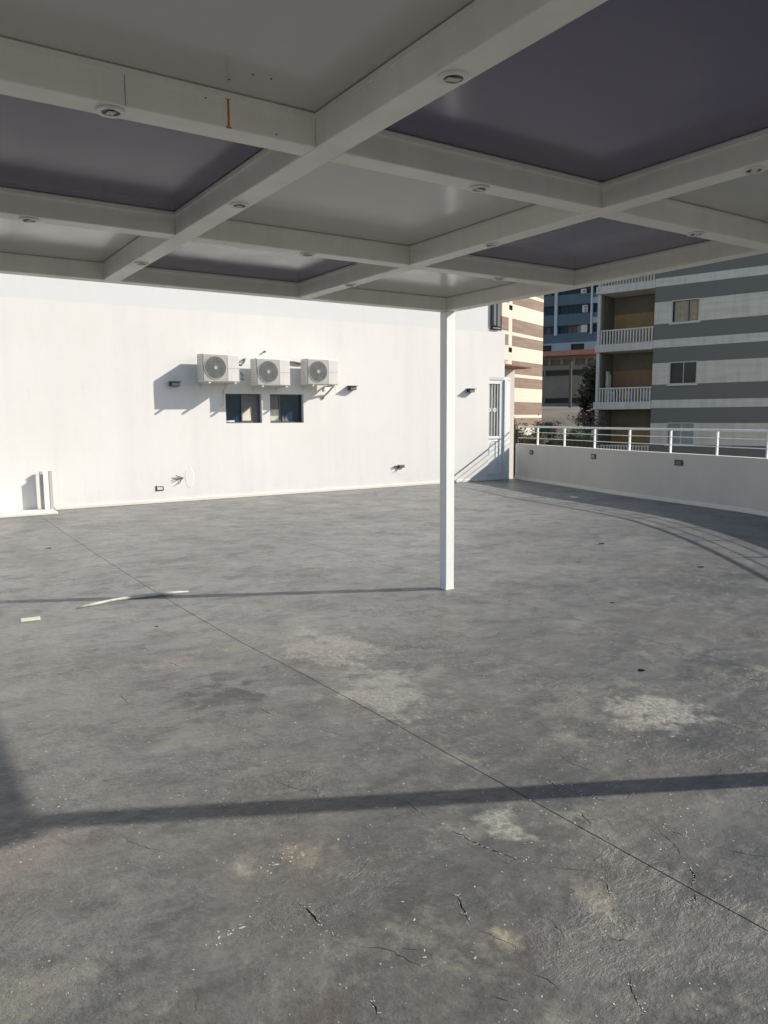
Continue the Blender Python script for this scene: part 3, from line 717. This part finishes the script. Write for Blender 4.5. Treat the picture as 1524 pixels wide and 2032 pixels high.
# rust run, seam and screw holes on the beam face towards the camera
pb('rust_run', MB().box(1.017, 1.0235, 2.4315, 2.4329, 2.534, 2.623).box(1.013, 1.028, 2.4310, 2.4329, 2.620, 2.624).box(1.011, 1.029, 2.4310, 2.4329, 2.532, 2.537), M['rust'])
pb('seam', MB().box(.691, .693, 2.4318, 2.4329, 2.534, 2.626).box(.691, .705, 2.4318, 2.4329, 2.624, 2.626), M['acg'])
sh = MB()
for (x, y) in [(.99, 2.345), (1.037, 2.273), (1.097, 2.271)]: sh.cyl((x, y, ZP-.0015), (x, y, ZP+.001), .0035, n=8)
for (x, z) in [(.945, 2.6095), (.987, 2.628), (.93, 2.634), (1.19, 2.545)]: sh.cyl((x, 2.4312, z), (x, 2.4335, z), .0025, n=8)
pb('screw_holes', sh, M['black'])
# downlights
def make_down():
    r = empty('downlight')
    MB().ring((0, 0, -.006), (0, 0, 1), .043, .028, .006, 28).build('trim_ring', M['post'], r, smooth=False)
    MB().cyl((0, 0, -.0035), (0, 0, -.001), .0279, n=24).build('lens', M['dgrey'], r)
    t = MB().add([(-.024,-.010,-.012),(.024,-.010,-.004),(.024,.012,-.004),(-.024,.012,-.012),(-.024,-.010,-.0095),(.024,-.010,-.0015),(.024,.012,-.0015),(-.024,.012,-.0095)],
                 [(0,3,2,1),(4,5,6,7),(0,1,5,4),(1,2,6,5),(2,3,7,6),(3,0,4,7)])
    t.build('bulb', M['coping'], r)
    return r
cx = BW/2
DL = []
for i, nm in ((2, 'beam crossing from top centre'), (3, 'beam ending left of the corner post')):
    for j, w in ((0, 'nearest'), (1, 'middle'), (2, 'farthest')):
        DL.append((XB[i]+cx, (YB[j]+YB[j+1]+BW)/2, f'{w} of the downlights on the {nm}'))
for j, nm in ((1, 'cross beam with the rust run'), (2, 'cross beam behind the rust-marked one')):
    for i, w in ((1, 'left'), (2, 'middle'), (3, 'right')):
        DL.append(((XB[i]+XB[i+1]+BW)/2, YB[j]+cx, f'{w} of the downlights on the {nm}'))
d0 = make_down()
for k, (x, y, lb) in enumerate(DL):
    o = d0 if k == 0 else copy_tree(d0)
    o.location = (x, y, ZB-.0005); o.rotation_euler.z = k*1.3; tag(o, lb, 'downlight', 'downlights under the pergola beams')

# ------------------------------------------------------------ things lying on the floor
st = MB(); P = [(1.288, 6.66), (1.45, 6.715), (1.614, 6.766), (1.78, 6.772), (1.946, 6.762), (2.12, 6.735), (2.272, 6.701)]
st.tube([(x, y-.004*math.sin(k*1.7), .016) for k, (x, y) in enumerate(P)], [.006, .014, .013, .016, .018, .015, .006], 7)
o = st.build('mortar_strip', M['mortar'], smooth=True); tag(o, 'long thin pale strip of mortar lying across the floor joint', 'strip')
o = MB().box(-.072, .072, -.058, .058, 0, .004).build('tile_chip', M['paper'], bevel=.002); o.location = (.908, 6.537, .001); o.rotation_euler.z = -.12
tag(o, 'small pale rectangular tile lying on the grey floor at the left', 'tile')
o = MB().box(-.11, .11, -.07, .07, 0, .006).build('tile_chip', M['paper'], bevel=.002); o.location = (11.348, 10.304, .001); o.rotation_euler.z = .9
tag(o, 'small pale scrap lying in the shade of the parapet', 'tile')
o = MB().cyl((0, 0, 0), (0, 0, .006), .009, .006, n=9).build('pebble', M['mortar']); o.location = (.655, 1.72, .0005)
tag(o, 'round pale pebble on the floor near the bottom edge', 'pebble')

# ------------------------------------------------------------ background: grey striped block with balconies
def frame_at(P0, ez, name):
    e = empty(name, (P0[0], P0[1], 0), math.atan2(ez[1], ez[0])); return e     # local x runs along the facade, local y is away from the viewer
gb = frame_at((30.21, 22.87), (.2756, -.9613), 'striped_apartment_block'); tag(gb, 'grey and off-white striped apartment block with recessed balconies, right', 'building')
# local +y must point away from the viewer: direction (.9613,.2756) = e rotated +90
P_ = 2.75; gh = []
for k in range(-3, 4):
    z0 = 5.05 + k*P_
    gh.append((.76, 2.03, z0+.69, z0+1.71)); gh.append((7.0, 8.3, z0+.69, z0+1.71)); gh.append((12.5, 13.8, z0+.69, z0+1.71))
facade(0, 18, -8, 16.5, [h for h in gh], .22).build('wall', M['gband'], gb)
MB().box(0.001, 18, .3, 12, -8, 16.5).build('building_core', M['rndr'], gb)
MB().box(-2.87, -.001, 1.6, 12, -8, 16.5).build('building_core', M['taupe'], gb)
MB().box(-2.89, 18.1, -.1, 12.1, 16.501, 16.8).build('roof', M['rndr'], gb)
for k, h in enumerate(gh):
    a, b, c, d = h
    fr = MB().box(a, b, .02, .10, c, c+.05).box(a, b, .02, .10, d-.05, d).box(a, a+.05, .02, .10, c+.05, d-.05).box(b-.05, b, .02, .10, c+.05, d-.05).build('window', M['rndr'], gb)
    first = a < 1 and 5 < c < 8
    mid = (a+b)/2 + (.12 if first else 0)
    gm_ = M['glassl'] if (a < 1 and c < 2) else M['glassk']
    if first:      # drawn curtain with folds
        w = MB(); n = 40
        for t in range(n+1):
            x = a+.12+(b-a-.18)*t/n; yy = .15+.02*math.sin(t*1.9)+.012*math.sin(t*.7)
            w.v += [(x, yy, c+.06), (x, yy, d-.06)]
        w.f = [(2*t, 2*t+2, 2*t+3, 2*t+1) for t in range(n)]
        w.build('curtain', M['curtainw'], fr)
        MB().box(a+.05, a+.12, .13, .14, c+.05, d-.05).build('pane', M['glassk'], fr)
    else:
        MB().box(a+.05, mid, .13, .14, c+.05, d-.05).build('pane', gm_, fr)
        MB().box(mid, b-.05, .11, .12, c+.05, d-.05).build('pane', gm_, fr)
    MB().box(mid-.015, mid+.015, .09, .15, c+.05, d-.05).build('mullion', M['dgrey'] if first else M['rndr'], fr)
    MB().box(a-.05, b+.05, -.06, .0195, c-.06, c-.001).build('sill', M['rndr'], fr)
for k in range(-3, 4):
    zs = 5.0 + k*P_      # slab top
    bal = MB().box(-2.87, -.002, -.06, 1.59, zs-.36, zs).build('balcony_slab', M['rndr'], gb, .02)
    MB().box(-2.62, -.01, 1.55, 1.595, zs+.002, zs+1.55).build('balcony_back_wall', M['ochre'] if k in (0, 1) else (M['ochre2'] if k == -1 else M['ochre']), gb)
    MB().box(-2.62, -.01, 1.53, 1.60, zs+1.552, zs+2.38).build('balcony_lintel', M['taupe'], gb)
    MB().box(-2.86, -2.63, .35, 1.60, zs+.002, zs+2.38).build('balcony_side_wall', M['taupe'], gb)
    MB().box(-2.80, -2.66, .02, .16, zs+.002, zs+2.38).build('balcony_column', M['rndr'], gb)
    rr = MB().box(-2.60, -.01, -.03, .02, zs+.62, zs+.68).build('balcony_railing', M['rndr'], gb)
    if k in (-2, -1, 0, 1):
        b0 = None
        for q in range(18):
            x = -2.56 + q*.146
            if b0 is None: b0 = MB().box(-.033, .033, -.02, .012, .001, .62).build('baluster', M['rndr'], rr); o = b0
            else: o = b0.copy(); COL.objects.link(o)
            o.location = (x, 0, zs); o.parent = rr
    else:
        mm = MB()
        for q in range(18): mm.box(-2.59+q*.146, -2.52+q*.146, -.02, .012, zs, zs+.62)
        mm.build('balusters', M['rndr'], rr)
    MB().box(-2.84, -2.80, .17, 1.3, zs+.62, zs+.68).build('side_railing', M['rndr'], gb)
# things on the balconies
cols = [(.55,.56,.58),(.12,.16,.30),(.55,.30,.06),(.45,.50,.62),(.10,.11,.13),(.50,.48,.46),(.22,.12,.10)]
for q in range(9):
    x = -2.35+q*.26; c = cols[(q*3) % 7]
    M['t%d' % q] = plain('cloth_%s' % ['white','navy','orange','blue','black','beige','maroon'][(q*3) % 7], c, .9, .2, 8)
    w = MB(); n = 6
    for j in range(2):
        for i in range(n): w.v.append((x+i*.036, .24+.02*math.sin(i*1.9+q), 2.75 if j else 2.34+.03*math.sin(q*2.1)))
    for i in range(n-1): w.f.append((i, i+1, n+i+1, n+i))
    o = w.build('hanging_cloth', M['t%d' % q]); o.matrix_world = gb.matrix_basis
    s_ = o.modifiers.new('thickness', 'SOLIDIFY'); s_.thickness = .01
    tag(o, ['white cloth hung at the left end behind the lower balcony railing', 'cloth drying second from the left behind the lower balcony railing', 'cloth drying third from the left behind the lower balcony railing',
            'cloth drying fourth from the left behind the lower balcony railing', 'cloth drying at the centre behind the lower balcony railing', 'cloth drying just right of centre behind the lower balcony railing',
            'cloth drying third from the right behind the lower balcony railing', 'cloth drying second from the right behind the lower balcony railing', 'cloth hung at the right end behind the lower balcony railing'][q], 'cloth', 'clothes drying on the lower balcony')
o = MB().box(-2.50, -2.47, .5, .9, 2.26, 3.75).box(-2.42, -2.38, .45, .85, 2.26, 3.6).build('folded_ladder', M['rndr']); o.matrix_world = gb.matrix_basis
tag(o, 'tall pale folded ladder leaning at the left end of the lower balcony', 'ladder')

# ------------------------------------------------------------ cream and brown striped building
cb = frame_at((36.83, 36.48), (.9265, .3762), 'cream_striped_building'); tag(cb, 'sunlit cream apartment building with brown horizontal stripes', 'building')
ch = []
for k in range(-1, 4):
    ch.append((-5.25, -4.76, 5.43+k*2.49, 5.72+k*2.49))
facade(-14, 0, -8, 19, ch, .2).build('wall', M['cband'], cb)
MB().box(-14, -.001, .3, 9, -8, 19).build('building_core', M['far'], cb)
MB().box(-14.1, .1, -.1, 9.1, 19.001, 19.3).build('roof', M['coping'], cb)
for (a, b, c, d) in ch:
    fr = MB().box(a, b, .04, .09, c, c+.03).box(a, b, .04, .09, d-.03, d).box(a, a+.03, .04, .09, c+.03, d-.03).box(b-.03, b, .04, .09, c+.03, d-.03).build('window', M['dgrey'], cb)
    MB().box(a+.03, b-.03, .10, .11, c+.03, d-.03).build('pane', M['glassb'], fr)
o = MB().box(-5.85, -5.38, -.08, -.002, 4.62, 4.90).build('vent_box', M['mortar'], cb, .02)

# ------------------------------------------------------------ low dark building with a red roof edge
lb_ = frame_at((54.67, 51.25), (.4226, -.9063), 'red_roofed_house'); tag(lb_, 'dim grey-brown house with a red roof edge behind the cream building', 'house')
lh = [(-7, -2.05, 5.35, 5.95), (-1.9, 5, 5.35, 5.95), (-7, -2.05, 2.75, 3.3), (-1.9, 5, 2.75, 3.3), (-2.6, -1.65, 6.35, 6.95), (-1.4, -.45, 6.35, 6.95), (-.2, .75, 6.35, 6.95), (1.0, 1.95, 6.35, 6.95), (2.2, 3.15, 6.35, 6.95)]
facade(-9, 7, -2, 7.2, lh, .25).build('wall', M['far'], lb_)
MB().box(-9, 7, .3, 9, -2, 7.2).build('building_core', M['far'], lb_)
MB().box(-9.3, 7.3, -.9, 9.2, 7.201, 7.28).box(-9.3, 7.3, -.94, -.9, 7.22, 7.66).build('roof_edge', M['redr'], lb_)
MB().add([(-9.3,-.89,7.29),(7.3,-.89,7.29),(7.3,9.2,7.29),(-9.3,9.2,7.29),(-9.3,4,7.62),(7.3,4,7.62)], [(0,1,5,4),(2,3,4,5),(0,4,3),(1,2,5)]).build('roof', M['redr'], lb_)
for (a, b, c, d) in lh:
    fr = MB().box(a, b, .12, .16, c, c+.05).box(a, b, .12, .16, d-.05, d).build('window', M['far'], lb_)
    MB().box(a, b, .2, .21, c+.05, d-.05).build('pane', M['fard'] if d < 6 else M['curtain'], fr)
# ------------------------------------------------------------ blue tower
bt = frame_at((78.15, 73.49), (.4695, -.8829), 'blue_tower'); tag(bt, 'tall blue apartment tower with pale blue columns, farthest back', 'building')
PB = 2.56
bh = []
for k in range(-1, 6):
    z0 = 12.63+k*PB - (0 if k < 1 else .02)
    if k < 0: continue
    for (a, b) in ((-7, -1.42), (-.9, 3.45), (3.8, 9)): bh.append((a, b, z0, z0+(1.05 if k == 0 else 1.18)))
facade(-12, 12, 11.4, 27, bh, .8).build('wall', M['blue'], bt)
facade(-12, 12, 0, 11.399, [(-6, -2.95+1.25, 10.2, 11.15), (.92, 2.74, 10.2, 11.2)], .4).build('wall', M['bluel'], bt)
for a, b, c, d in [(-6, -1.70, 10.2, 11.15), (.92, 2.74, 10.2, 11.2)]: MB().box(a, b, .38, .39, c, d).build('pane', M['fard'], bt)
MB().box(-12, 12, .9, 10, 0, 27).build('building_core', M['blue'], bt)
for (a, b) in ((-1.34, -.97), (3.50, 3.74), (8.6, 8.9), (-6.2, -5.9)):
    MB().box(a, b, -.25, -.001, 12.39, 27).build('column', M['bluew'], bt)
rn = random.Random(11)
for (a, b, c, d) in bh:
    fr = MB().box(a, b, .55, .62, c, c+.06).box(a, b, .55, .62, d-.06, d).build('window', M['blue'], bt)
    n = max(2, int((b-a)/.62)); w = (b-a)/n
    for q in range(n):
        m_ = M['glassb'] if rn.random() < .62 else M[rn.choice(['curtain', 'glassg', 'taupe'])]
        if c > 15 and rn.random() < .85: m_ = M['glassb']
        MB().box(a+q*w+.02, a+(q+1)*w-.02, .64, .65, c+.06, d-.06).build('pane', m_, fr)
for z in (13.8, 16.35): MB().box(3.76, 9, -.12, -.001, z, z+.75).build('parapet_band', M['bluel'], bt)
for (x, z, lb) in [(2.35, 15.25, 'white air conditioner on the lower visible ledge of the blue tower'), (2.1, 17.72, 'white air conditioner just under the pergola edge on the blue tower')]:
    e = empty('tower_air_conditioner'); e.parent = None
    e.matrix_world = bt.matrix_basis @ Matrix.Translation((x, .05, z)); tag(e, lb, 'air conditioner', 'air conditioners on the blue tower')
    MB().box(0, .72, 0, .4, 0, .95 if z < 16 else .6).build('casing', M['coping'], e, .03)
    for zz in ((.24, .70) if z < 16 else (.3,)): MB().cyl((.45, -.02, zz), (.45, 0.0, zz), .19, n=16).build('fan', M['acg'], e)
e = MB().box(2.26, 3.08, -.06, .54, 12.66, 13.60).build('white_panel', M['coping'], bt)

# utility pole in front of the house
pe = empty('utility_pole', (47.0, 43.4, terrain_h(47.0, 43.4)-.2)); tag(pe, 'thin dark utility pole standing before the red-roofed house', 'pole')
zb = terrain_h(47.0, 43.4)-.2
MB().cyl((0,0,0), (0,0,5.95-zb), .12, .10, 8).build('shaft', M['wood'], pe)
MB().box(-.14, .14, -.05, .05, 5.7-zb, 5.78-zb).build('cross_arm', M['wood'], pe)
wr = MB().tube([(47+t*12-8, 43.4-t*12+8, 5.8+((t-.66)**2)*1.6-.1) for t in [k/14 for k in range(15)]], .02, 4).build('overhead_wire', M['black']); tag(wr, 'thin overhead wire sagging past the utility pole', 'wire')

# ------------------------------------------------------------ vegetation
def tree(name, x, y, ztop, r, hz, mat, nleaf, leaf, label, cat='tree', group=None, seed=0, skew=.0):
    rn = random.Random(seed); zg = terrain_h(x, y); zc = ztop-hz
    e = empty(name, (x, y, zg-.1)); tag(e, label, cat, group)
    h = zc-zg
    t = MB().tube([(0,0,0), (rn.uniform(-.1,.1)*r, rn.uniform(-.1,.1)*r, h*.5), (0,0,h)], [.02+.08*r, .015+.06*r, .008+.04*r], 8)
    for k in range(7):
        a = rn.uniform(0, 6.28); q = rn.uniform(.4, .9)
        t.tube([(0,0,h*rn.uniform(.75, .98)), (math.cos(a)*r*q*.5, math.sin(a)*r*q*.5, h+hz*rn.uniform(-.1,.3)), (math.cos(a)*r*q, math.sin(a)*r*q, h+hz*rn.uniform(.1,.7))], [.03+.015*r, .02+.01*r, .008], 5)
    t.build('trunk', M['bark'], e)
    c = MB(); cl = []
    for k in range(26):
        a = rn.uniform(0, 6.28); ph = rn.uniform(-.9, 1); q = rn.uniform(.35, 1)**.6
        cl.append(Vector((math.cos(a)*math.cos(ph*1.4)*r*q, math.sin(a)*math.cos(ph*1.4)*r*q, math.sin(ph*1.4)*hz*q)))
    for k in range(nleaf):
        b = rn.choice(cl); p = b + Vector((rn.gauss(0, r*.17), rn.gauss(0, r*.17), rn.gauss(0, hz*.15)))
        d = Vector((rn.uniform(-1,1), rn.uniform(-1,1), rn.uniform(-1,1))).normalized(); n = d.orthogonal().normalized()
        s = leaf*rn.uniform(.6, 1.4); p.z += h
        c.add([p-d*s, p+n*s*.4, p+d*s, p-n*s*.4], [(0,1,2,3)])
    c.build('crown', mat, e)
    return e
tree('dark_tree', 36.75, 31.75, 5.2, 1.0, 2.3, M['leafd'], 5200, .13, 'dark dense tree beside the left corner of the grey striped block', seed=1)
tree('dark_tree', 38.4, 31.9, 4.3, 1.2, 2.0, M['leafd'], 4200, .13, 'lower dark tree merging with the shade next to the utility pole', seed=2)
tree('green_bush', 21.4, 21.0, 1.30, .75, .9, M['leaf'], 3400, .055, 'leafy green bush behind the railing, left of the other green bush', 'bush', seed=3)
tree('green_bush', 22.2, 20.1, 1.25, .8, .9, M['leaf'], 3400, .055, 'leafy green bush behind the railing, right of the other green bush', 'bush', seed=4)
tree('green_bush', 20.1, 21.0, 1.5, .45, .7, M['leaf'], 1400, .05, 'slim green shrub at the foot of the cream building edge', 'bush', seed=9)
tree('dry_bush', 27.0, 23.8, 1.85, .8, .4, M['leafr'], 700, .06, 'reddish dry bush near the corner of the grey striped block', 'bush', seed=5)
tree('dry_bush', 25.4, 24.6, 1.5, .6, .35, M['leafr'], 500, .06, 'sparser reddish dry bush left of the fuller one', 'bush', seed=8)
tree('flowering_shrub', 15.25, 15.85, 1.25, .22, .22, M['leafr'], 160, .035, 'small dark-leaved shrub behind the railing nearest the door', 'shrub', seed=6)
tree('flowering_shrub', 15.75, 15.55, 1.22, .2, .22, M['leafr'], 140, .035, 'small dark-leaved shrub behind the railing between its two neighbours', 'shrub', seed=7)
tree('flowering_shrub', 15.56, 15.58, 1.75, .10, .35, M['leafr'], 50, .035, 'tall thin shrub with few leaves rising above the top rail', 'shrub', seed=12)
